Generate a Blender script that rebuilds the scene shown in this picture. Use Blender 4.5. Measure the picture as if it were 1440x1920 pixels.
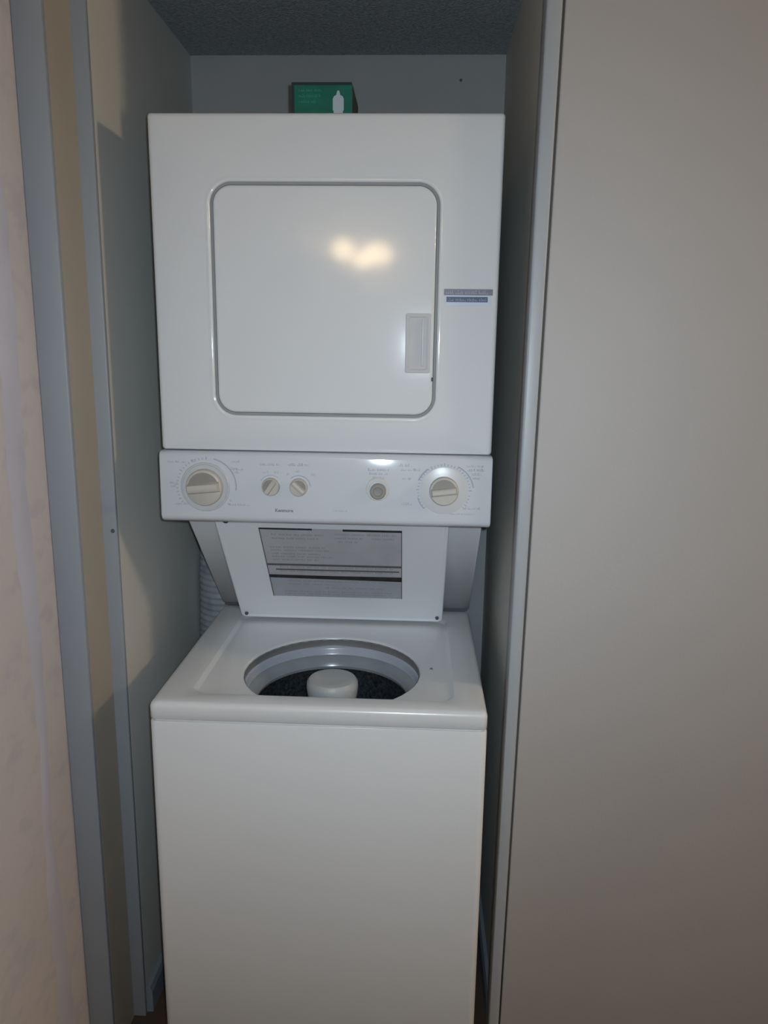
import bpy, bmesh, math, random
from mathutils import Vector, Matrix

for o in list(bpy.data.objects): bpy.data.objects.remove(o)
SC = bpy.context.scene
COL = SC.collection
PI = math.pi

# ---------------------------------------------------------------- camera
CAM = Vector((0.1685, -1.3871, 1.4316))
PITCH, YAW, ROLL, FPX = 0.20816, -0.042795, 0.013462, 1437.28
fw = Vector((math.sin(YAW)*math.cos(PITCH), math.cos(YAW)*math.cos(PITCH), -math.sin(PITCH)))
rt = fw.cross(Vector((0, 0, 1))).normalized(); up = rt.cross(fw)
r2 = rt*math.cos(ROLL) + up*math.sin(ROLL); u2 = -rt*math.sin(ROLL) + up*math.cos(ROLL)
CM = Matrix((r2, u2, -fw)).transposed().to_4x4()
cd = bpy.data.cameras.new('camera'); cam = bpy.data.objects.new('camera', cd); COL.objects.link(cam)
cam.matrix_world = Matrix.Translation(CAM) @ CM
cd.sensor_fit = 'VERTICAL'; cd.sensor_height = 36.0; cd.sensor_width = 27.0
cd.lens = 36.0*FPX/1920.0
cd.clip_start = 0.02
SC.camera = cam

# ---------------------------------------------------------------- world, lights, exposure
w = bpy.data.worlds.new('world'); SC.world = w; w.use_nodes = True
w.node_tree.nodes['Background'].inputs[0].default_value = (0.75, 0.85, 1.0, 1)
w.node_tree.nodes['Background'].inputs[1].default_value = 0.085
# the camera's own flash, just beside the lens
fl = bpy.data.lights.new('flash', 'AREA'); fl.shape = 'DISK'; fl.size = 0.016; fl.energy = 5.15; fl.spread = math.radians(127)
fl.color = (0.735, 0.88, 1.0)
fo = bpy.data.objects.new('flash', fl); COL.objects.link(fo)
fo.matrix_world = Matrix.Translation(CAM + r2*0.020 + u2*0.018) @ Matrix.Rotation(math.radians(-3.0), 4, 'Z') @ CM
SC.view_settings.view_transform = 'Standard'; SC.view_settings.look = 'None'
SC.view_settings.exposure = 0.0; SC.view_settings.gamma = 1.0
SC.view_settings.use_curve_mapping = False

# ---------------------------------------------------------------- materials
def mat(name, col, rough=0.5, spec=0.5, coat=0.0, var=0.04, vscale=6.0, bump=0.0, bscale=300.0,
        metal=0.0, emit=None, estr=0.0, bdetail=3.0):
    m = bpy.data.materials.new(name); m.use_nodes = True
    nt = m.node_tree; b = nt.nodes['Principled BSDF']
    b.inputs['Roughness'].default_value = rough
    b.inputs['Specular IOR Level'].default_value = spec
    b.inputs['Metallic'].default_value = metal
    b.inputs['Coat Weight'].default_value = coat
    b.inputs['Coat Roughness'].default_value = 0.08
    tc = nt.nodes.new('ShaderNodeTexCoord')
    n = nt.nodes.new('ShaderNodeTexNoise'); n.inputs['Scale'].default_value = vscale
    n.inputs['Detail'].default_value = 4
    nt.links.new(tc.outputs['Object'], n.inputs['Vector'])
    cr = nt.nodes.new('ShaderNodeValToRGB')
    cr.color_ramp.elements[0].position = 0.3; cr.color_ramp.elements[1].position = 0.7
    cr.color_ramp.elements[0].color = [c*(1-var) for c in col] + [1]
    cr.color_ramp.elements[1].color = [min(1, c*(1+var)) for c in col] + [1]
    nt.links.new(n.outputs['Fac'], cr.inputs['Fac'])
    nt.links.new(cr.outputs['Color'], b.inputs['Base Color'])
    if bump:
        n2 = nt.nodes.new('ShaderNodeTexNoise'); n2.inputs['Scale'].default_value = bscale
        n2.inputs['Detail'].default_value = bdetail
        nt.links.new(tc.outputs['Object'], n2.inputs['Vector'])
        bp = nt.nodes.new('ShaderNodeBump'); bp.inputs['Strength'].default_value = bump
        bp.inputs['Distance'].default_value = 0.004
        nt.links.new(n2.outputs['Fac'], bp.inputs['Height'])
        nt.links.new(bp.outputs['Normal'], b.inputs['Normal'])
    if emit:
        b.inputs['Emission Color'].default_value = (*emit, 1)
        b.inputs['Emission Strength'].default_value = estr
    return m

M = {}
M['enamel'] = mat('white_enamel', (0.72, 0.735, 0.75), 0.085, 0.5, 0.0, 0.012, 3)
M['enamel_top'] = mat('white_enamel_top', (0.72, 0.73, 0.74), 0.24, 0.5, 0.0, 0.03, 5)
M['lid'] = mat('white_enamel_lid', (0.80, 0.825, 0.86), 0.2, 0.5, 0, 0.02, 4)
M['panel'] = mat('panel_white_plastic', (0.61, 0.64, 0.68), 0.09, 0.5, 0, 0.012, 6)
M['knob'] = mat('ivory_knob_plastic', (0.50, 0.475, 0.43), 0.45, 0.4, 0, 0.03, 20)
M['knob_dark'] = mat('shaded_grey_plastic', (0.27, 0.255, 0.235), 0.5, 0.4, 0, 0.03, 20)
M['skirt'] = mat('clear_grey_skirt', (0.52, 0.54, 0.56), 0.3, 0.5, 0, 0.02, 20)
M['ink'] = mat('grey_print', (0.38, 0.41, 0.47), 0.6, 0.2)
M['ink_dark'] = mat('dark_grey_print', (0.22, 0.22, 0.24), 0.6, 0.2)
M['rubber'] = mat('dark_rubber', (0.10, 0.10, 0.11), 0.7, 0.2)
M['handle'] = mat('grey_handle_plastic', (0.54, 0.535, 0.545), 0.6, 0.5, 0, 0.03, 30)
M['handle_in'] = mat('grey_handle_well', (0.60, 0.60, 0.62), 0.4, 0.5, 0, 0.05, 30)
M['ring'] = mat('grey_tub_plastic', (0.42, 0.46, 0.54), 0.22, 0.5, 0, 0.03, 12)
M['shade'] = mat('dark_grey_rim_shade', (0.20, 0.205, 0.21), 0.35, 0.4, 0, 0.06, 20)
M['groove_shade'] = mat('grey_groove_shade', (0.30, 0.305, 0.31), 0.7, 0.2, 0, 0.05, 20)
M['ring_low'] = mat('grey_balance_ring', (0.28, 0.31, 0.33), 0.22, 0.5, 0, 0.06, 25)
M['basket'] = mat('dark_speckled_basket', (0.028, 0.033, 0.038), 0.5, 0.3, 0, 0.7, 160, 0.5, 200)
M['agitator'] = mat('pale_agitator_plastic', (0.46, 0.475, 0.48), 0.4, 0.4, 0, 0.02, 15)
M['sheet'] = mat('pale_label_paper', (0.47, 0.475, 0.50), 0.6, 0.2, 0, 0.06, 25)
M['sheet_blue'] = mat('bluish_label_paper', (0.42, 0.45, 0.50), 0.6, 0.2, 0, 0.06, 25)
M['sheet_pink'] = mat('pinkish_print', (0.37, 0.33, 0.36), 0.6, 0.2)
M['bar'] = mat('black_print_bar', (0.03, 0.03, 0.03), 0.6, 0.2, 0, 0.3, 60)
M['bar_mid'] = mat('grey_print_bar', (0.13, 0.125, 0.125), 0.6, 0.2, 0, 0.1, 60)
M['stk_grey'] = mat('sticker_grey_strip', (0.17, 0.16, 0.21), 0.4, 0.3, 0, 0.12, 120)
M['stk_blue'] = mat('sticker_blue_strip', (0.035, 0.05, 0.15), 0.4, 0.3, 0, 0.12, 120)
M['stk_pale'] = mat('sticker_pale_blue', (0.53, 0.60, 0.67), 0.4, 0.3)
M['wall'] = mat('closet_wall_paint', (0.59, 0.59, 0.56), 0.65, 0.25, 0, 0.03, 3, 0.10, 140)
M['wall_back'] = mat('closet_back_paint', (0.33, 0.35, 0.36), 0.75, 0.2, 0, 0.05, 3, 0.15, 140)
M['wall_front'] = mat('beige_wall_paint', (0.50, 0.47, 0.45), 0.55, 0.3, 0, 0.025, 2.5, 0.06, 160)
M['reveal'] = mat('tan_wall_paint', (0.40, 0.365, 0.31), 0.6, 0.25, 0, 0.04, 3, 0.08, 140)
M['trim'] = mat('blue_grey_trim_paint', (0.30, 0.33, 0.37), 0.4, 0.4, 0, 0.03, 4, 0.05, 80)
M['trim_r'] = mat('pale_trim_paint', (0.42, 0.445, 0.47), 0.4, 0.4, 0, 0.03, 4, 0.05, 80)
M['gap'] = mat('dark_gap', (0.12, 0.11, 0.105), 0.9, 0.1)
M['base'] = mat('baseboard_paint', (0.24, 0.27, 0.31), 0.4, 0.4)
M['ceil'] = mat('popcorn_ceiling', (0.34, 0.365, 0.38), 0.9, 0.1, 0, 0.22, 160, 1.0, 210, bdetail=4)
M['floor'] = mat('dark_brown_floor', (0.10, 0.065, 0.045), 0.5, 0.3, 0, 0.25, 8, 0.1, 60)
M['duct'] = mat('grey_duct_foil', (0.30, 0.335, 0.37), 0.5, 0.4, 0, 0.2, 30, 0.3, 60, metal=0.0)
M['green'] = mat('green_card', (0.003, 0.125, 0.085), 0.5, 0.3, 0, 0.15, 30)
M['green_dk'] = mat('dark_green_edge', (0.012, 0.035, 0.035), 0.5, 0.3)
M['green_lt'] = mat('pale_green_print', (0.03, 0.25, 0.18), 0.5, 0.3)
M['card'] = mat('olive_card_side', (0.17, 0.175, 0.14), 0.7, 0.2)
M['white_print'] = mat('white_print', (0.42, 0.50, 0.54), 0.5, 0.3)
M['brass'] = mat('satin_nickel', (0.6, 0.55, 0.48), 0.3, 0.5, metal=1.0)
M['glow'] = mat('glowing_glass', (0.9, 0.85, 0.75), 0.4, 0.3, emit=(1.0, 0.74, 0.42), estr=19.0)
M['glow_r'] = mat('glowing_globe_glass', (0.9, 0.85, 0.75), 0.4, 0.3, emit=(1.0, 0.76, 0.50), estr=125.0)

# near wall paint: beige with faint lilac brush streaks
def near_wall_mat():
    m = mat('beige_streaked_wall_paint', (0.58, 0.535, 0.53), 0.55, 0.3, 0, 0.03, 3, 0.25, 35)
    nt = m.node_tree; b = nt.nodes['Principled BSDF']
    old = [l for l in nt.links if l.to_socket == b.inputs['Base Color']][0].from_socket
    tc = nt.nodes.new('ShaderNodeTexCoord'); mp = nt.nodes.new('ShaderNodeMapping')
    mp.inputs['Scale'].default_value = (1, 5.5, 9); mp.inputs['Rotation'].default_value = (0.5, 0, 0)
    nt.links.new(tc.outputs['Object'], mp.inputs['Vector'])
    n = nt.nodes.new('ShaderNodeTexNoise'); n.inputs['Scale'].default_value = 3.4; n.inputs['Detail'].default_value = 6
    nt.links.new(mp.outputs['Vector'], n.inputs['Vector'])
    cr = nt.nodes.new('ShaderNodeValToRGB')
    cr.color_ramp.elements[0].position = 0.52; cr.color_ramp.elements[0].color = (0, 0, 0, 1)
    cr.color_ramp.elements[1].position = 0.66; cr.color_ramp.elements[1].color = (0.36, 0.36, 0.36, 1)
    nt.links.new(n.outputs['Fac'], cr.inputs['Fac'])
    mx = nt.nodes.new('ShaderNodeMix'); mx.data_type = 'RGBA'
    nt.links.new(cr.outputs['Color'], mx.inputs[0])
    nt.links.new(old, mx.inputs[6]); mx.inputs[7].default_value = (0.42, 0.41, 0.49, 1)
    nt.links.new(mx.outputs[2], b.inputs['Base Color'])
    return m
M['near'] = near_wall_mat()
M['ridge'] = mat('lilac_paint_ridge', (0.55, 0.54, 0.62), 0.5, 0.3, 0, 0.06, 8)

# ---------------------------------------------------------------- helpers
def obj(name, bm, m, parent=None, sharp=35, smooth=True):
    bmesh.ops.recalc_face_normals(bm, faces=bm.faces)
    me = bpy.data.meshes.new(name); bm.to_mesh(me); bm.free()
    if smooth:
        me.polygons.foreach_set('use_smooth', [True]*len(me.polygons))
        me.set_sharp_from_angle(angle=math.radians(sharp))
    me.materials.append(m)
    o = bpy.data.objects.new(name, me); COL.objects.link(o)
    if parent is not None: o.parent = parent
    return o

def tag(o, label=None, cat=None, kind=None, group=None):
    if label: o['label'] = label
    if cat: o['category'] = cat
    if kind: o['kind'] = kind
    if group: o['group'] = group
    return o

def thing(name, label, cat, loc=(0, 0, 0)):
    o = bpy.data.objects.new(name, None); COL.objects.link(o); o.location = loc
    o.empty_display_size = 0.1
    return tag(o, label, cat)

def box(bm, x0, x1, y0, y1, z0, z1, bev=0.0, seg=2):
    vs = [bm.verts.new(v) for v in ((x0,y0,z0),(x1,y0,z0),(x1,y1,z0),(x0,y1,z0),(x0,y0,z1),(x1,y0,z1),(x1,y1,z1),(x0,y1,z1))]
    fs = [bm.faces.new([vs[i] for i in f]) for f in ((0,3,2,1),(4,5,6,7),(0,1,5,4),(1,2,6,5),(2,3,7,6),(3,0,4,7))]
    if bev:
        es = list({e for f in fs for e in f.edges})
        bmesh.ops.bevel(bm, geom=es, offset=bev, segments=seg, profile=0.5, affect='EDGES')
    return bm

def prism(bm, pts, x0, x1, bev=0.0):
    """yz polygon swept along x"""
    a = [bm.verts.new((x0, y, z)) for y, z in pts]; b = [bm.verts.new((x1, y, z)) for y, z in pts]
    n = len(pts)
    e1 = bm.faces.new(a); e2 = bm.faces.new(b[::-1])
    for i in range(n): bm.faces.new((a[i], b[i], b[(i+1) % n], a[(i+1) % n]))
    if bev:
        bmesh.ops.bevel(bm, geom=list(e1.edges)+list(e2.edges), offset=bev, segments=2, profile=0.5, affect='EDGES')
    return bm

def loops(bm, ls, cap0=False, cap1=False):
    vl = [[bm.verts.new(p) for p in l] for l in ls]
    n = len(vl[0])
    for a, b in zip(vl, vl[1:]):
        for i in range(n):
            bm.faces.new((a[i], a[(i+1) % n], b[(i+1) % n], b[i]))
    if cap0: bm.faces.new(vl[0])
    if cap1: bm.faces.new(vl[-1][::-1])
    return bm

def rr(cx, cy, wd, ht, r, k=8):
    """rounded rectangle, 4*(k+1) points, 2D"""
    out = []
    for q, (sx, sy) in enumerate(((1, 1), (-1, 1), (-1, -1), (1, -1))):
        for j in range(k+1):
            a = (q + j/k)*PI/2
            out.append((cx + sx*(wd/2-r) + r*math.cos(a), cy + sy*(ht/2-r) + r*math.sin(a)))
    return out
def rrb(x0, x1, y0, y1, r, k=8): return rr((x0+x1)/2, (y0+y1)/2, x1-x0, y1-y0, r, k)
def XZ(l, y): return [(a, y, b) for a, b in l]
def XY(l, z): return [(a, b, z) for a, b in l]

def lathe(bm, prof, c, axis='z', n=40, cap=True):
    """prof: (radius, height) list; axis z (up) or y (towards the viewer = -y)"""
    ls = []
    for r, h in prof:
        l = []
        for i in range(n):
            a = 2*PI*i/n
            if axis == 'z': l.append((c[0]+r*math.cos(a), c[1]+r*math.sin(a), c[2]+h))
            else: l.append((c[0]+r*math.cos(a), c[1]-h, c[2]+r*math.sin(a)))
        ls.append(l)
    return loops(bm, ls, cap, cap)

def struct(name, bm, m, smooth=True, parent=None):
    o = obj(name, bm, m, parent, smooth=smooth)
    if parent is None: o['kind'] = 'structure'
    return o

# ---------------------------------------------------------------- room shell
XL, XR, YB, ZC = -0.397, 0.357, 0.615, 2.117
XN, YC = -0.471, -0.106           # corridor wall plane, casing plane
XV = -0.4225                      # reveal plane
HX, HY, HZ = 3.8, -3.5, 2.42      # hall extents
bm = bmesh.new(); box(bm, -0.62, HX+0.1, HY-0.1, YB+0.1, -0.08, 0.0)
tag(struct('floor', bm, M['floor'], False), 'dark brown floor under the laundry closet and hall')
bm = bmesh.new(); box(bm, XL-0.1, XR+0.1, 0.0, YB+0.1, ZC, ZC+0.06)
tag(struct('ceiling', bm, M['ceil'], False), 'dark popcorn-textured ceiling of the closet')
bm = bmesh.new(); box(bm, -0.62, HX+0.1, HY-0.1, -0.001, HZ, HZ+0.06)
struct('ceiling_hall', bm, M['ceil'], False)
bm = bmesh.new(); box(bm, XV-0.02, XR+0.05, -0.10, -0.001, 2.13, HZ)
struct('trim_header', bm, M['wall_front'], False)
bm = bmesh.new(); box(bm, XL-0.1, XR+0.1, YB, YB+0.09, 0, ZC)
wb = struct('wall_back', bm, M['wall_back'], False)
bm = bmesh.new(); lathe(bm, [(0.0035, 0.0), (0.003, 0.002), (0.001, 0.0022)], (0.252, YB, 2.062), 'y', 12)
obj('nail', bm, M['rubber'], wb)
bm = bmesh.new(); box(bm, XL-0.1, XL, 0.012, YB-0.0005, 0, ZC)
wl = struct('wall_inner_left', bm, M['wall'], False)
bm = bmesh.new(); box(bm, XR, XR+0.1, 0.02, YB-0.0005, 0, ZC)
struct('wall_inner_right', bm, M['wall'], False)
# stepped jamb on the left: stop strip, reveal, casing
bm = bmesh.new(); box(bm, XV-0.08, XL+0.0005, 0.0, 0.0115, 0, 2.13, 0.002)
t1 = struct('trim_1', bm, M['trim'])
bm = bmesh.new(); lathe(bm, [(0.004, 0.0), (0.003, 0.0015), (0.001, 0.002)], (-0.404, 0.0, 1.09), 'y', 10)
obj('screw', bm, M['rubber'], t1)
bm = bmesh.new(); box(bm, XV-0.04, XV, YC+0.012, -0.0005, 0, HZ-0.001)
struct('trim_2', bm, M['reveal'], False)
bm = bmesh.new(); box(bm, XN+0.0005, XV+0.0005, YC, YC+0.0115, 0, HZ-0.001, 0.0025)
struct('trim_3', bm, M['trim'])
bm = bmesh.new(); box(bm, XN-0.12, XN, HY+0.001, YC+0.014, 0, HZ-0.001)
wn = struct('wall_left', bm, M['near'], False)
# wavy ridge of paint running down the corridor wall beside its corner
bm = bmesh.new(); random.seed(5)
prev = None; N = 90
for i in range(N+1):
    z = 2.3*i/N + 0.02
    y = -0.195 + 0.006*math.sin(z*9) + random.uniform(-0.003, 0.003)
    wd = 0.022 + 0.006*math.sin(z*5.3+1) + random.uniform(-0.003, 0.003)
    row = [bm.verts.new((XN, y-wd, z)), bm.verts.new((XN+0.0010, y-wd*0.3, z)), bm.verts.new((XN+0.0010, y+wd*0.3, z)), bm.verts.new((XN, y+wd, z))]
    if prev:
        for j in range(3): bm.faces.new((prev[j], prev[j+1], row[j+1], row[j]))
    prev = row
obj('paint_ridge', bm, M['ridge'], wn, sharp=80)
# right: trim strip (a touch out of plumb) and broad wall face
def lean(x_low, x_high, z): return x_low + (x_high-x_low)*z/2.0
bm = bmesh.new()
def leanbox(bm, xa, xb, y0, y1, z0, z1, bev=0.0):
    v = []
    for z in (z0, z1):
        a, b = lean(*xa, z), lean(*xb, z)
        v += [(a, y0, z), (b, y0, z), (b, y1, z), (a, y1, z)]
    vs = [bm.verts.new(p) for p in v]
    fs = [bm.faces.new([vs[i] for i in f]) for f in ((0,3,2,1),(4,5,6,7),(0,1,5,4),(1,2,6,5),(2,3,7,6),(3,0,4,7))]
    if bev: bmesh.ops.bevel(bm, geom=list({e for f in fs for e in f.edges}), offset=bev, segments=3, profile=0.5, affect='EDGES')
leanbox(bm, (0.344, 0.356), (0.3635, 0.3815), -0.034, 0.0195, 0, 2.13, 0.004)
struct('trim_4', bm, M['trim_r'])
bm = bmesh.new()
leanbox(bm, (0.3675, 0.386), (HX, HX), -0.030, 0.0195, 0, HZ-0.001, 0.003)
struct('wall_right', bm, M['wall_front'])
bm = bmesh.new(); box(bm, XR+0.002, 0.40, -0.012, 0.0195, 0, 2.13)
struct('trim_5', bm, M['gap'], False)
bm = bmesh.new(); box(bm, HX, HX+0.1, HY, 0.019, 0, HZ)
struct('wall_far', bm, M['wall_front'], False)
bm = bmesh.new(); box(bm, XN-0.1, HX, HY-0.1, HY, 0, HZ)
struct('wall_front', bm, M['wall_front'], False)
# baseboards in the closet
BP = [(0.0, 0.0), (0.012, 0.0), (0.012, 0.05), (0.008, 0.062), (0.0, 0.066)]
def baseboard(name, xw, s, y0, y1):
    bm = bmesh.new()
    a = [bm.verts.new((xw+s*d, y0, z)) for d, z in BP]; b = [bm.verts.new((xw+s*d, y1, z)) for d, z in BP]
    bm.faces.new(a); bm.faces.new(b[::-1])
    for i in range(len(BP)): bm.faces.new((a[i], b[i], b[(i+1) % 5], a[(i+1) % 5]))
    return struct(name, bm, M['base'], False)
baseboard('baseboard_left', XL+0.0005, 1, 0.013, YB-0.001)
baseboard('baseboard_right', XR-0.0005, -1, 0.021, YB-0.001)

# ---------------------------------------------------------------- stacked washer and dryer
U = thing('stacked_washer_dryer', 'white stacked laundry unit, dryer above an open top-loading washer, standing in the closet', 'washer dryer', (0, 0.13, 0))
def up_(o): o.location = (-U.location.x, -U.location.y, -U.location.z)
def part(name, bm, m, label=None, parent=None, **k):
    o = obj(name, bm, m, parent if parent else U, **k)
    if parent is None: up_(o)
    if label: o['label'] = label
    return o
W = 0.303
# dryer cabinet with the door opening
DX0, DX1, DZ0, DZ1, DR = -0.1975, 0.1965, 1.314, 1.709, 0.036
K = 12
zt, zb = 1.8205, 1.2475
bm = bmesh.new()
cab = lambda i, y, r: XZ(rrb(-W+i, W-i, zb+i*0.3, zt-i, r, K), y)
L = [cab(0.0, 0.43, 0.006), cab(0.0, 0.009, 0.006), cab(0.0008, 0.0048, 0.006), cab(0.0035, 0.0015, 0.006), cab(0.008, 0.0, 0.006)]
hole = lambda g, y: XZ(rrb(DX0-g, DX1+g, DZ0-g, DZ1+g, DR+g, K), y)
L += [hole(0.0120, 0.0), hole(0.0095, -0.0004), hole(0.0070, -0.0010), hole(0.0048, -0.0010), hole(0.0030, -0.0004), hole(0.0018, 0.0010), hole(0.0014, 0.003), hole(0.0016, 0.018), hole(-0.012, 0.018)]
loops(bm, L, True, True)
part('dryer_cabinet', bm, M['enamel'], sharp=50)
bm = bmesh.new()
loops(bm, [hole(0.0017, 0.0060), hole(0.0012, 0.0022), hole(-0.0030, 0.0022), hole(-0.0040, 0.0060)])  # grey ring covering the groove, its shade painted in
part('door_groove_shade', bm, M['groove_shade'], 'thin grey painted seal line around the dryer door', sharp=50)
# dryer door: domed edge, pocket for the handle
bm = bmesh.new()
HX0, HX1, HZ0, HZ1 = 0.1425, 0.1875, 1.392, 1.4955
door = lambda g, y: XZ(rrb(DX0+g, DX1-g, DZ0+g, DZ1-g, DR-g, K), y)
L = [door(0.0036, 0.017), door(0.0036, 0.0050), door(0.0037, 0.0025), door(0.0046, 0.0004), door(0.0060, -0.0008), door(0.009, -0.0010)]
hp = lambda g, y, r=0.003: XZ(rrb(HX0+g, HX1-g, HZ0+g, HZ1-g, r, K), y)
L += [hp(0.001, -0.001), hp(0.001, 0.012)]
loops(bm, L, True, True)
dd = part('dryer_door', bm, M['enamel'], sharp=50)
bm = bmesh.new()
loops(bm, [hp(0.0012, 0.0), hp(0.0002, -0.0015), hp(0.0010, -0.0020), hp(0.0050, -0.0020), hp(0.0070, -0.0010), hp(0.0085, 0.0060), hp(0.0105, 0.0085)], True, True)
part('handle', bm, M['handle'], 'grey recessed door pull', dd)
bm = bmesh.new(); box(bm, HX1-0.0165, HX1-0.0125, -0.0030, 0.009, HZ0+0.012, HZ1-0.010, 0.0015)
part('grip', bm, M['handle_in'], None, dd)
bm = bmesh.new(); lathe(bm, [(0.0022, 0), (0.0018, 0.0012), (0.0005, 0.0016)], (0.165, 0.0085, HZ0+0.0185), 'y', 12)
bm2 = bm; part('handle_screw', bm2, M['ink_dark'], None, dd)
bm = bmesh.new(); box(bm, 0.1900, 0.1932, -0.0018, 0.002, 1.378, 1.385, 0.001)
part('chip', bm, M['rubber'], 'small dark chip in the enamel at the door edge', dd)

# unreadable small print: short broken strokes
def strokes(bm, x0, x1, z, h, y, rnd, words=3, th=0.0002, fill=0.72):
    total = x1-x0; x = x0
    cw = h*0.62
    while x < x1-cw*0.5:
        n = rnd.randint(3, 7)
        for _ in range(n):
            if x > x1-cw*0.6: break
            wd = cw*rnd.uniform(0.45, fill); hh = h*rnd.choice((0.7, 0.75, 1.0))
            box(bm, x, x+wd, y-th, y+0.0002, z, z+hh*0.35)
            if rnd.random() < 0.7: box(bm, x, x+wd*0.45, y-th, y+0.0002, z+hh*0.35, z+hh)
            if rnd.random() < 0.5: box(bm, x, x+wd, y-th, y+0.0002, z+hh*0.72, z+hh)
            x += cw
        x += cw*0.9
RND = random.Random(3)
# sticker right of the door
bm = bmesh.new(); box(bm, 0.2110, 0.2900, -0.0006, 0.0002, 1.5085, 1.5372, 0.0002, 1)
stk = part('sticker', bm, M['stk_pale'], 'small pale sticker with grey and dark blue lettered strips')
bm = bmesh.new(); box(bm, 0.2085, 0.2930, -0.0009, 0.0, 1.5265, 1.5370)
part('grey_strip', bm, M['stk_grey'], None, stk, smooth=False)
bm = bmesh.new(); box(bm, 0.2130, 0.2845, -0.0009, 0.0, 1.5150, 1.5240)
part('blue_strip', bm, M['stk_blue'], None, stk, smooth=False)
bm = bmesh.new()
strokes(bm, 0.2120, 0.2900, 1.5290, 0.0055, -0.0009, RND); strokes(bm, 0.2160, 0.2820, 1.5170, 0.0042, -0.0009, RND)
part('lettering', bm, M['stk_grey'], None, stk, smooth=False)['kind'] = 'stuff'
stk.children[-1].data.materials[0] = M['stk_pale'] if False else mat('sticker_letter', (0.36, 0.37, 0.46), 0.5, 0.3)

# control panel
bm = bmesh.new()
PY = -0.0125
prism(bm, [(0.0, 1.2462), (-0.0075, 1.2448), (-0.0112, 1.2415), (PY, 1.2370), (-0.0135, 1.1270), (-0.0128, 1.1215), (-0.0095, 1.1175), (0.000, 1.1135), (0.016, 1.1100), (0.05, 1.1085), (0.05, 1.2462)], -W-0.0015, W+0.0015, 0.0022)
cp = part('control_panel', bm, M['panel'], sharp=60)
# dial skirts, knobs
def pz(z): return PY - 0.001*(1.2370-z)/0.11
def knob(x, z, rs, rk, hk, ang, name, small=False):
    y = pz(z)
    if rs:
        bm = bmesh.new(); lathe(bm, [(rs, -0.002), (rs, 0.0015), (rs-0.001, 0.0026), (rs*0.93, 0.0028), (rs*0.90, 0.0018), (rk*1.02, 0.0018)], (x, y, z), 'y', 64)
        part('dial_skirt', bm, M['skirt'], None, cp)
    bm = bmesh.new()
    lathe(bm, [(rk, -0.001), (rk, hk*0.35), (rk*0.96, hk*0.5), (rk*0.90, hk*0.55)], (x, y, z), 'y', 48)
    kb = part(name, bm, M['knob'], None, cp)
    # grip bar across the knob, tilted
    bm = bmesh.new()
    hw = rk*0.20 if not small else rk*0.24
    sect = [(-hw*1.5, hk*0.45), (-hw, hk*0.92), (-hw*0.5, hk), (hw*0.5, hk), (hw, hk*0.92), (hw*1.5, hk*0.45)]
    rows = []
    for t in (-0.88, -0.80, 0.0, 0.80, 0.88):
        rows.append([bm.verts.new((x + t*rk*math.cos(ang) - s*math.sin(ang), y - (h if abs(t) < 0.85 else h*0.55+hk*0.2), z + t*rk*math.sin(ang) + s*math.cos(ang))) for s, h in sect])
    for a, b in zip(rows, rows[1:]):
        for j in range(5): bm.faces.new((a[j], a[j+1], b[j+1], b[j]))
    bm.faces.new(rows[0]); bm.faces.new(rows[-1][::-1])
    part('grip', bm, M['knob'], None, cp)
    # dark half-disc painting the shade on the upper side of the grip
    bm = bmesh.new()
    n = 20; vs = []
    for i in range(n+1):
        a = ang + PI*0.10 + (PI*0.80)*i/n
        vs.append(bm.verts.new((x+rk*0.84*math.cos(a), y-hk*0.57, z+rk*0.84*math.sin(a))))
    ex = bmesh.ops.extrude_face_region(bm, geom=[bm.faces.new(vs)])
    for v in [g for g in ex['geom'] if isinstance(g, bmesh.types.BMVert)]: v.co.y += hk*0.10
    part('knob_upper_shade', bm, M['knob_dark'], None, cp, smooth=False)
    return kb
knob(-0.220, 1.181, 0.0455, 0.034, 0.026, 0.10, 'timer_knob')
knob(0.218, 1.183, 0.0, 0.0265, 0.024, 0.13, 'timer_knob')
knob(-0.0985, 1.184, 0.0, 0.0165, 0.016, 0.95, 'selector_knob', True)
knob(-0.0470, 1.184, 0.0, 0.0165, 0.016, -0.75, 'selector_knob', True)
# right dial: faint printed skirt
bm = bmesh.new(); lathe(bm, [(0.0435, -0.002), (0.0435, 0.0006), (0.0425, 0.0010), (0.030, 0.0012), (0.0265, 0.0020)], (0.218, pz(1.183), 1.183), 'y', 64)
part('dial_skirt', bm, mat('pale_dial_skirt', (0.60, 0.61, 0.62), 0.3), None, cp)
# push button with pale surround
bm = bmesh.new(); lathe(bm, [(0.0215, -0.002), (0.0215, 0.0006), (0.0205, 0.0014), (0.0155, 0.0014), (0.0150, -0.0005)], (0.0975, pz(1.183), 1.183), 'y', 48)
part('button_surround', bm, mat('ivory_surround', (0.58, 0.57, 0.54), 0.4), None, cp)
bm = bmesh.new(); lathe(bm, [(0.0145, -0.001), (0.0145, 0.009), (0.0125, 0.0105), (0.0085, 0.0105), (0.0075, 0.0085), (0.002, 0.0080)], (0.0985, pz(1.180), 1.180), 'y', 40)
part('start_button', bm, M['knob_dark'], 'round grey-brown push button', cp)
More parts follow.
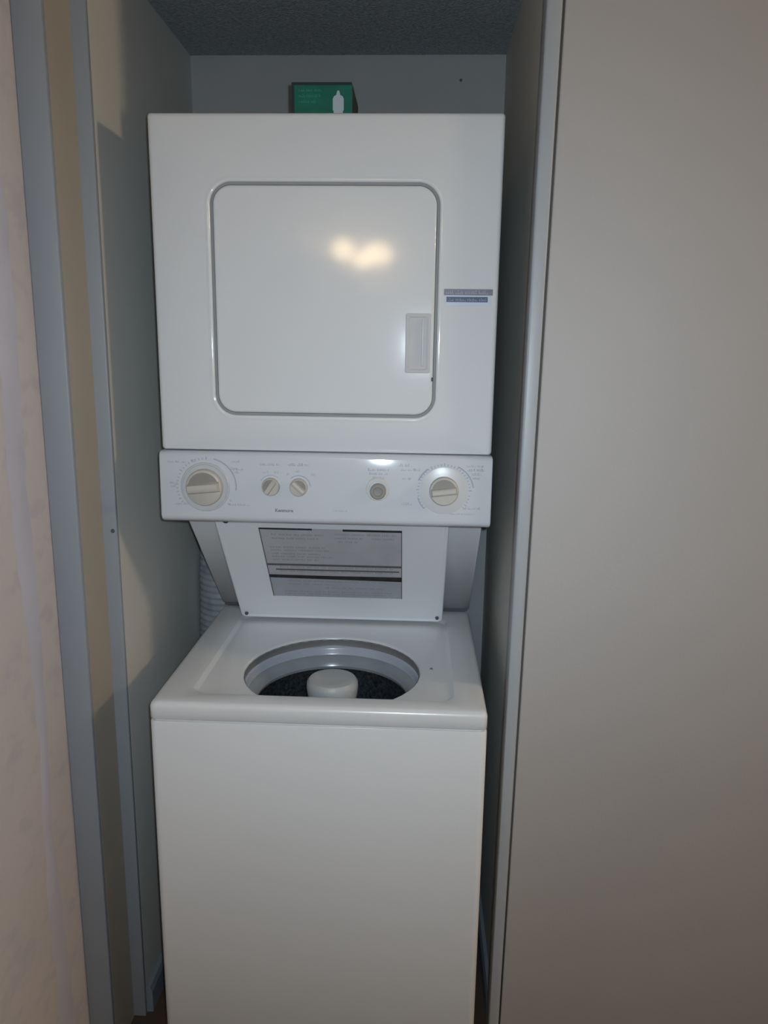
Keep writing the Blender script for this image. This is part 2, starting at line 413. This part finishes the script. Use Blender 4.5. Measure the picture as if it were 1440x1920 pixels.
# printed arcs and tick marks
bm = bmesh.new()
def arc(bm, cx, cz, r, a0, a1, wd, n=40, th=0.0003):
    y = pz(cz)-th
    prev = None
    for i in range(n+1):
        a = a0+(a1-a0)*i/n
        c = [bm.verts.new((cx+q*math.cos(a), y, cz+q*math.sin(a))) for q in (r, r+wd)]
        if prev: bm.faces.new((prev[0], prev[1], c[1], c[0]))
        prev = c
arc(bm, -0.214, 1.183, 0.0500, -0.15, 1.35, 0.0022)
arc(bm, 0.222, 1.182, 0.0485, 0.15, 1.15, 0.0020); arc(bm, 0.218, 1.182, 0.0485, 2.2, 2.75, 0.0025); arc(bm, 0.218, 1.182, 0.0475, 3.4, 3.9, 0.0022)
arc(bm, -0.047, 1.184, 0.0205, 0.1, 2.3, 0.0016)
arc(bm, -0.0985, 1.184, 0.0205, 0.9, 2.6, 0.0010)
for cx, cz, r, a0, a1, n in ((-0.220, 1.181, 0.0505, 1.5, 5.9, 34), (0.218, 1.183, 0.0450, 0.0, 6.2, 48)):
    for i in range(n):
        a = a0+(a1-a0)*i/n
        arc(bm, cx, cz, r, a, a+0.03, 0.0035 if i % 4 else 0.0055, 1)
part('tick_marks', bm, M['ink'], None, cp, smooth=False)['kind'] = 'stuff'
bm = bmesh.new()
yy = -0.0130
for x0, x1, z, h in ((-0.288, -0.255, 1.225, .0045), (-0.243, -0.236, 1.2270, .004), (-0.286, -0.272, 1.186, .004), (-0.284, -0.274, 1.180, .004), (-0.277, -0.250, 1.147, .004),
                     (-0.170, -0.152, 1.2270, .004), (-0.172, -0.145, 1.213, .0055), (-0.168, -0.156, 1.207, .004), (-0.178, -0.137, 1.147, .0040),
                     (-0.118, -0.083, 1.2230, .0045), (-0.066, -0.026, 1.2230, .0045), (-0.113, -0.103, 1.209, .0035), (-0.092, -0.084, 1.209, .0035), (-0.053, -0.043, 1.2115, .0045), (-0.024, -0.016, 1.206, .0045), (-0.069, -0.064, 1.206, .0035),
                     (0.080, 0.118, 1.2170, .0045), (0.082, 0.116, 1.2100, .0040), (0.088, 0.110, 1.203, .0035),
                     (0.136, 0.162, 1.2260, .0045), (0.140, 0.176, 1.2180, .004), (0.142, 0.160, 1.2020, .0045), (0.142, 0.163, 1.1550, .0045),
                     (0.258, 0.289, 1.2270, .0045), (0.260, 0.290, 1.2195, .0045), (0.268, 0.288, 1.2120, .0040), (0.270, 0.286, 1.2050, .0035),
                     (0.253, 0.284, 1.1490, .0040), (0.230, 0.275, 1.1390, .0030), (0.015, 0.042, 1.1400, .0030)):
    strokes(bm, x0, x1, z, h, pz(z)+0.0001, RND)
part('small_print', bm, M['ink'], None, cp, smooth=False)['kind'] = 'stuff'
# brand mark in italic lettering
cu = bpy.data.curves.new('lettering', 'FONT'); cu.body = 'Kenmore'; cu.size = 0.0088; cu.shear = 0.0; cu.extrude = 0.0002; cu.align_x = 'LEFT'; cu.offset = 0.00018
to = bpy.data.objects.new('tmp', cu); COL.objects.link(to)
bpy.context.view_layer.update()
me = bpy.data.meshes.new_from_object(to.evaluated_get(bpy.context.evaluated_depsgraph_get()))
bpy.data.objects.remove(to)
me.materials.clear(); me.materials.append(M['ink_dark'])
me.transform(Matrix.Translation((-0.0915, -0.0136, 1.1370)) @ Matrix.Rotation(PI/2, 4, 'X'))
bo = bpy.data.objects.new('brand_lettering', me); COL.objects.link(bo); bo.parent = cp

# dryer belly and slanted rear column
bm = bmesh.new(); prism(bm, [(0.046, 1.2470), (0.046, 1.112), (0.42, 1.112), (0.42, 1.2470)], -W+0.003, W-0.003, 0.002)
part('dryer_base', bm, M['enamel_top'])
bm = bmesh.new(); prism(bm, [(0.115, 1.1115), (0.400, 0.8180), (0.420, 0.8180), (0.445, 0.790), (0.445, 1.1115)], -W, W, 0.003)
part('rear_column', bm, M['lid'], sharp=50)
bm = bmesh.new(); box(bm, -W+0.004, W-0.004, 0.4030, 0.418, 0.8105, 0.8178)  # dark strip put in for the shadow in the gap below the column
part('column_gap_shadow', bm, M['rubber'], 'dark strip painting the gap shadow under the slanted column', smooth=False)
bm = bmesh.new(); box(bm, -W+0.01, W-0.01, 0.4085, 0.440, 0.30, 0.8138)
part('back_panel', bm, M['gap'], smooth=False)

# washer cabinet
YF, YR = -0.1366, 0.4065
bm = bmesh.new()
fp = lambda i, z, r=0.012: XY(rrb(-W+i, W-i, YF+i, YR-i, r, K), z)
loops(bm, [fp(0.0015, 0.022), fp(0.0, 0.026), fp(0.0, 0.7710), fp(0.0012, 0.7735), fp(0.004, 0.7738), fp(0.0045, 0.784)], True, False)
part('washer_cabinet', bm, M['enamel'], sharp=50)
bm = bmesh.new(); box(bm, -W+0.03, W-0.03, YF+0.04, YR-0.03, 0.0, 0.023)
part('plinth', bm, M['gap'], smooth=False)

# washer top with a shallow recess and D-shaped opening
ZT = 0.8103
RC = (0.008, 0.045); RO = 0.178
def dloop(r, z, cut=-0.082):
    out = []
    for q in range(4):
        for j in range(K+1):
            a = (q + j/K)*PI/2*0.99999
            x = RC[0]+r*math.cos(a); y = RC[1]+r*math.sin(a)
            out.append((x + (0.00001*j), max(y, cut), z))
    return out
rec = lambda g, z: XY(rrb(-0.240+g, 0.2475-g, -0.0965+g, 0.345-g, 0.030-g*0.5, K), z)
bm = bmesh.new()
L = [fp(0.004, 0.7772), fp(0.0008, 0.7775), fp(0.0, 0.7785), fp(0.0, 0.7995), fp(0.0012, 0.8045), fp(0.0045, 0.8085), fp(0.010, ZT), rec(0.0, ZT), rec(0.0015, ZT-0.0005), rec(0.008, ZT-0.0055), rec(0.010, ZT-0.006)]
ZR = ZT-0.006
L += [dloop(RO+0.001, ZR), dloop(RO-0.001, ZR-0.0008, -0.0805), dloop(RO-0.0030, ZR-0.003, -0.079), dloop(RO-0.0035, ZR-0.0060, -0.078)]
loops(bm, L)
part('washer_top', bm, M['enamel_top'], sharp=50)
bm = bmesh.new(); lathe(bm, [(0.0035, 0), (0.003, 0.0015), (0.001, 0.002)], (0.206, 0.062, ZR-0.0002), 'z', 12)
part('bleach_mark', bm, M['ink_dark'])
# tub collar and balance ring
c = (RC[0], RC[1], 0)
bm = bmesh.new(); lathe(bm, [(0.1735, ZR-0.004), (0.1745, ZR-0.0060), (0.1750, ZR-0.0190), (0.1735, ZR-0.0215)], c, 'z', 96, False)  # upper inner wall of the opening, painted dark to look shaded
part('rim_shade', bm, M['shade'], 'band just inside the rim, painted darker grey for its shade')
bm = bmesh.new(); lathe(bm, [(0.1740, ZR-0.0205), (0.1725, ZR-0.0215), (0.1700, ZR-0.026), (0.1690, ZR-0.036), (0.1675, ZR-0.0385)], c, 'z', 96, False)
tub = part('tub_collar', bm, M['ring'], 'pale blue-grey band')
bm = bmesh.new(); lathe(bm, [(0.1685, ZR-0.0375), (0.165, ZR-0.0395), (0.160, ZR-0.042), (0.154, ZR-0.050), (0.1505, ZR-0.058), (0.152, ZR-0.064)], c, 'z', 96, False)
part('balance_ring', bm, M['ring_low'])
bm = bmesh.new(); lathe(bm, [(0.153, ZR-0.060), (0.168, ZR-0.071), (0.172, ZR-0.10), (0.172, 0.42), (0.150, 0.395), (0.05, 0.39)], c, 'z', 96, False)
bk = part('basket', bm, M['basket'])
# agitator: column, fins, cap
bm = bmesh.new(); lathe(bm, [(0.090, 0.392), (0.075, 0.43), (0.050, 0.50), (0.043, 0.60), (0.042, 0.735)], c, 'z', 48)
ag = part('agitator', bm, M['agitator'])
bm = bmesh.new(); lathe(bm, [(0.042, 0.732), (0.0485, 0.740), (0.0520, 0.768), (0.0510, 0.779), (0.0465, 0.785), (0.038, 0.787), (0.030, 0.7860), (0.004, 0.7855)], c, 'z', 64)
part('agitator_cap', bm, M['agitator'], None, ag).matrix_parent_inverse = Matrix.Identity(4)
for k in range(4):
    a = k*PI/2+0.5
    bm = bmesh.new(); pts = [(0.04, 0.70), (0.048, 0.62), (0.075, 0.50), (0.125, 0.41), (0.04, 0.40)]
    rot = Matrix.Rotation(a, 4, 'Z')
    fr = []; bk_ = []
    for r, z in pts:
        for s, l in ((-1, fr), (1, bk_)):
            p = rot @ Vector((r, s*0.004, 0)); l.append(bm.verts.new((c[0]+p.x, c[1]+p.y, z)))
    bm.faces.new(fr); bm.faces.new(bk_[::-1])
    for i in range(5): bm.faces.new((fr[i], bk_[i], bk_[(i+1) % 5], fr[(i+1) % 5]))
    part('fin', bm, M['agitator'], None, ag)

# washer lid, standing open and leaning forward
LA = Vector((0, 0.309, 0.811)); LD = Vector((0, -0.61334, 0.78982)); LN = Vector((0, -0.78982, -0.61334)); LX = Vector((1, 0, 0))
LM = Matrix((( 1, 0, 0, 0), (0, LD.y, LN.y, LA.y), (0, LD.z, LN.z, LA.z), (0, 0, 0, 1)))   # (u, v, out) -> world
def lpart(name, bm, m, parent=None, **k):
    bmesh.ops.transform(bm, matrix=LM, verts=bm.verts)
    return part(name, bm, m, None, parent, **k)
bm = bmesh.new()
ll = lambda i, h: [(a, b, h) for a, b in rrb(-0.2345+i, 0.2345-i, 0.004+i, 0.376-i, 0.012-i*0.5, K)]
loops(bm, [ll(0.004, -0.016), ll(0.0, -0.013), ll(0.0, -0.003), ll(0.001, -0.0008), ll(0.0035, 0.0), ll(0.006, -0.0002), ll(0.008, -0.0022), ll(0.010, -0.0026)], True, True)
lid = lpart('washer_lid', bm, M['lid'], sharp=50)
LH = -0.0026
def lrect(bm, x0, x1, v0, v1, h=0.0004, base=LH):
    box(bm, x0, x1, v0, v1, base-0.0002, base+h)
bm = bmesh.new(); lrect(bm, -0.148, 0.141, 0.094, 0.337)
lpart('instruction_label', bm, M['sheet'], lid, smooth=False)
bm = bmesh.new(); lrect(bm, -0.146, 0.139, 0.096, 0.166, 0.0006)
lpart('label_panel', bm, M['sheet_blue'], lid, smooth=False)
bm = bmesh.new()
lrect(bm, -0.147, -0.040, 0.3325, 0.3370, 0.0009)
lpart('black_bar', bm, M['bar'], lid, smooth=False)
bm = bmesh.new(); lrect(bm, 0.022, 0.141, 0.3310, 0.3370, 0.0009)
lpart('black_bar', bm, M['bar'], lid, smooth=False)
bm = bmesh.new()
# heavy bar: heavier towards the right
vs = [(-0.1475, 0.166), (0.141, 0.160), (0.141, 0.1765), (-0.02, 0.1755), (-0.1475, 0.1765)]
a = [bm.verts.new((x, v, LH-0.0002)) for x, v in vs]; b = [bm.verts.new((x, v, LH+0.0009)) for x, v in vs]
bm.faces.new(a); bm.faces.new(b[::-1])
for i in range(5): bm.faces.new((a[i], b[i], b[(i+1) % 5], a[(i+1) % 5]))
lpart('black_bar', bm, M['bar'], lid, smooth=False)
bm = bmesh.new()
bm.free()
for q in ((-0.147, 0.140, 0.2105, 0.2170), (-0.130, 0.135, 0.1940, 0.1985), (-0.1485, -0.1465, 0.094, 0.337), (0.1395, 0.1412, 0.094, 0.337)):
    bm = bmesh.new(); lrect(bm, *q, 0.0008); lpart('ruled_line', bm, M['bar_mid'], lid, smooth=False)
bm = bmesh.new()
def lstrokes(bm, x0, x1, v, h):
    x = x0; cw = h*0.7
    while x < x1:
        for _ in range(RND.randint(3, 8)):
            if x > x1: break
            lrect(bm, x, x+cw*RND.uniform(0.4, 0.7), v, v+h*RND.uniform(0.6, 1.0), 0.0007); x += cw
        x += cw
for v, x0, x1 in ((0.314, -0.125, -0.02), (0.302, -0.125, -0.03), (0.272, -0.132, -0.02), (0.262, -0.132, -0.012), (0.250, -0.132, -0.03), (0.240, -0.132, -0.008), (0.229, -0.132, -0.03),
                  (0.318, 0.005, 0.13), (0.306, 0.005, 0.06), (0.294, 0.010, 0.05), (0.306, 0.08, 0.125), (0.203, -0.12, 0.12), (0.188, -0.12, 0.12),
                  (0.152, -0.11, 0.12), (0.140, -0.11, -0.02), (0.128, -0.03, 0.10), (0.112, -0.12, 0.12), (0.103, -0.12, 0.12)):
    lstrokes(bm, x0, x1, v, 0.0055)
lpart('small_print', bm, M['sheet_pink'], lid, smooth=False)['kind'] = 'stuff'
for u, v, r in ((-0.211, 0.358, 0.0055), (-0.221, 0.020, 0.004), (0.222, 0.022, 0.004)):
    bm = bmesh.new()
    ls = [[(u+rr_*math.cos(2*PI*i/16), v+rr_*math.sin(2*PI*i/16), LH+h) for i in range(16)] for rr_, h in ((r, -0.001), (r, 0.004), (r*0.7, 0.0055))]
    loops(bm, ls, True, True)
    lpart('rubber_bumper', bm, M['rubber'], lid)

# ---------------------------------------------------------------- flexible vent duct behind the washer
bm = bmesh.new(); ls = []; n = 24; rows = 364
for i in range(rows+1):
    t = i/rows; z = 0.0 + 1.45*t
    cx = -0.322 + 0.006*math.sin(z*7); cy = 0.53 + 0.008*math.cos(z*5)
    r = 0.068 + (0.0025 if i % 4 < 2 else -0.001) + 0.0012*math.sin(z*31)
    ls.append([(cx+r*math.cos(2*PI*j/n), cy+r*math.sin(2*PI*j/n)+0.0, z+0.006*math.sin(j*2*PI/n)*min(1, z*10)) for j in range(n)])
loops(bm, ls, True, True)
tag(obj('vent_duct', bm, M['duct'], sharp=80), 'grey ribbed flexible vent duct in the corner behind the washer', 'duct')

# ---------------------------------------------------------------- green box on the dryer
zt0 = zt+0.0003
BX0, BX1, BY0, BY1, BZ = -0.0640, 0.0420, 0.055, 0.185, 1.8825
G = thing('green_box', 'small green cardboard box with white bottle picture on top of the dryer', 'box', ((BX0+BX1)/2, (BY0+BY1)/2, zt0))
def gpart(name, bm, m, parent=None, label=None):
    o = obj(name, bm, m, parent or G, smooth=False)
    if parent is None: o.location = -G.location
    if label: o['label'] = label
    return o
bm = bmesh.new(); box(bm, BX0, BX1, BY0, BY1, zt0, BZ, 0.0012, 1)
carton = gpart('carton', bm, M['card'], label='dull olive cardboard sides')
bm = bmesh.new(); box(bm, BX0+0.0005, BX1-0.0005, BY0-0.0010, BY0+0.0002, zt0+0.0005, BZ-0.0005)
fr = gpart('front_print', bm, M['green_dk'], label='dark border')
bm = bmesh.new(); box(bm, BX0+0.0055, BX1-0.0006, BY0-0.0016, BY0-0.0008, zt0+0.0006, BZ-0.0050)
gpart('green_field', bm, M['green'], fr)
bm = bmesh.new()
for z, x1 in ((1.868, -0.010), (1.859, -0.012), (1.850, -0.020)):
    strokes(bm, BX0+0.013, x1, z, 0.0045, BY0-0.0016, RND)
gpart('pale_lettering', bm, M['green_lt'], fr)['kind'] = 'stuff'
# bottle silhouette
bm = bmesh.new()
pts = [(0.0100, 1.8210), (0.0100, 1.8360), (0.0085, 1.8380), (0.0085, 1.8560), (0.0105, 1.8600), (0.0145, 1.8620), (0.0155, 1.8660), (0.0165, 1.8690), (0.0195, 1.8690), (0.0205, 1.8660), (0.0215, 1.8620), (0.0255, 1.8600), (0.0275, 1.8560), (0.0275, 1.8380), (0.0260, 1.8360), (0.0260, 1.8210)]
a = [bm.verts.new((x, BY0-0.0021, z)) for x, z in pts]; b = [bm.verts.new((x, BY0-0.0012, z)) for x, z in pts]
bm.faces.new(a); bm.faces.new(b[::-1])
for i in range(len(pts)): bm.faces.new((a[i], b[i], b[(i+1) % len(pts)], a[(i+1) % len(pts)]))
gpart('bottle_picture', bm, M['white_print'], fr)
bm = bmesh.new(); box(bm, BX0+0.001, BX1-0.001, BY0+0.001, BY1-0.001, BZ-0.0004, BZ+0.0008)
gpart('top_flap', bm, M['green_dk'])

# ---------------------------------------------------------------- lamps of the hall (out of frame; one shows as a reflection in the dryer door)
def globe(bm, c, r, n=20, m=10, sx=1.0, sz=1.0):
    prof = [(max(0.002, r*sx*math.sin(PI*i/m)), -r*sz*math.cos(PI*i/m)) for i in range(m+1)]
    lathe(bm, prof, c, 'z', n)
LX0, LY0, LZ0 = -0.20, -3.30, 2.095
V = thing('vanity_light', 'warm three-globe wall light on the hall wall behind the camera', 'light', (LX0, HY, LZ0))
def vpart(n, bm, m):
    o = obj(n, bm, m, V); o.location = -V.location; return o
bm = bmesh.new(); box(bm, LX0-0.24, LX0+0.24, HY+0.0005, HY+0.03, LZ0-0.05, LZ0+0.05, 0.004); vpart('backplate', bm, M['brass'])
for dx, r in (-0.100, 0.060), (0.105, 0.095), (0.015, 0.050):
    bm = bmesh.new()
    for i, (x0, x1) in enumerate(((0, 1),)):
        box(bm, LX0+dx-0.008, LX0+dx+0.008, HY+0.025, LY0-r*0.8, LZ0-0.008, LZ0+0.008)
    vpart('arm', bm, M['brass'])
    bm = bmesh.new(); globe(bm, (LX0+dx, LY0, LZ0+{-0.100: 0.030, 0.105: -0.005, 0.015: -0.065}[dx]), r, sx=1.0, sz=(1.35 if dx < 0 else 0.85)); vpart('globe_shade', bm, M['glow'])
PX, PY0, PZ = 2.95, -0.68, 2.06
P = thing('pendant_lamp', 'warm round glass pendant lamp hanging in the hall to the right', 'lamp', (PX, PY0, HZ))
def ppart(n, bm, m):
    o = obj(n, bm, m, P); o.location = -P.location; return o
bm = bmesh.new(); lathe(bm, [(0.06, 0.0), (0.06, -0.015), (0.01, -0.03)], (PX, PY0, HZ-0.0005), 'z', 24); ppart('canopy', bm, M['brass'])
bm = bmesh.new(); lathe(bm, [(0.005, 0.0), (0.005, -0.26)], (PX, PY0, HZ-0.02), 'z', 8); ppart('rod', bm, M['brass'])
bm = bmesh.new(); globe(bm, (PX, PY0, PZ), 0.11); ppart('globe_shade', bm, M['glow_r'])
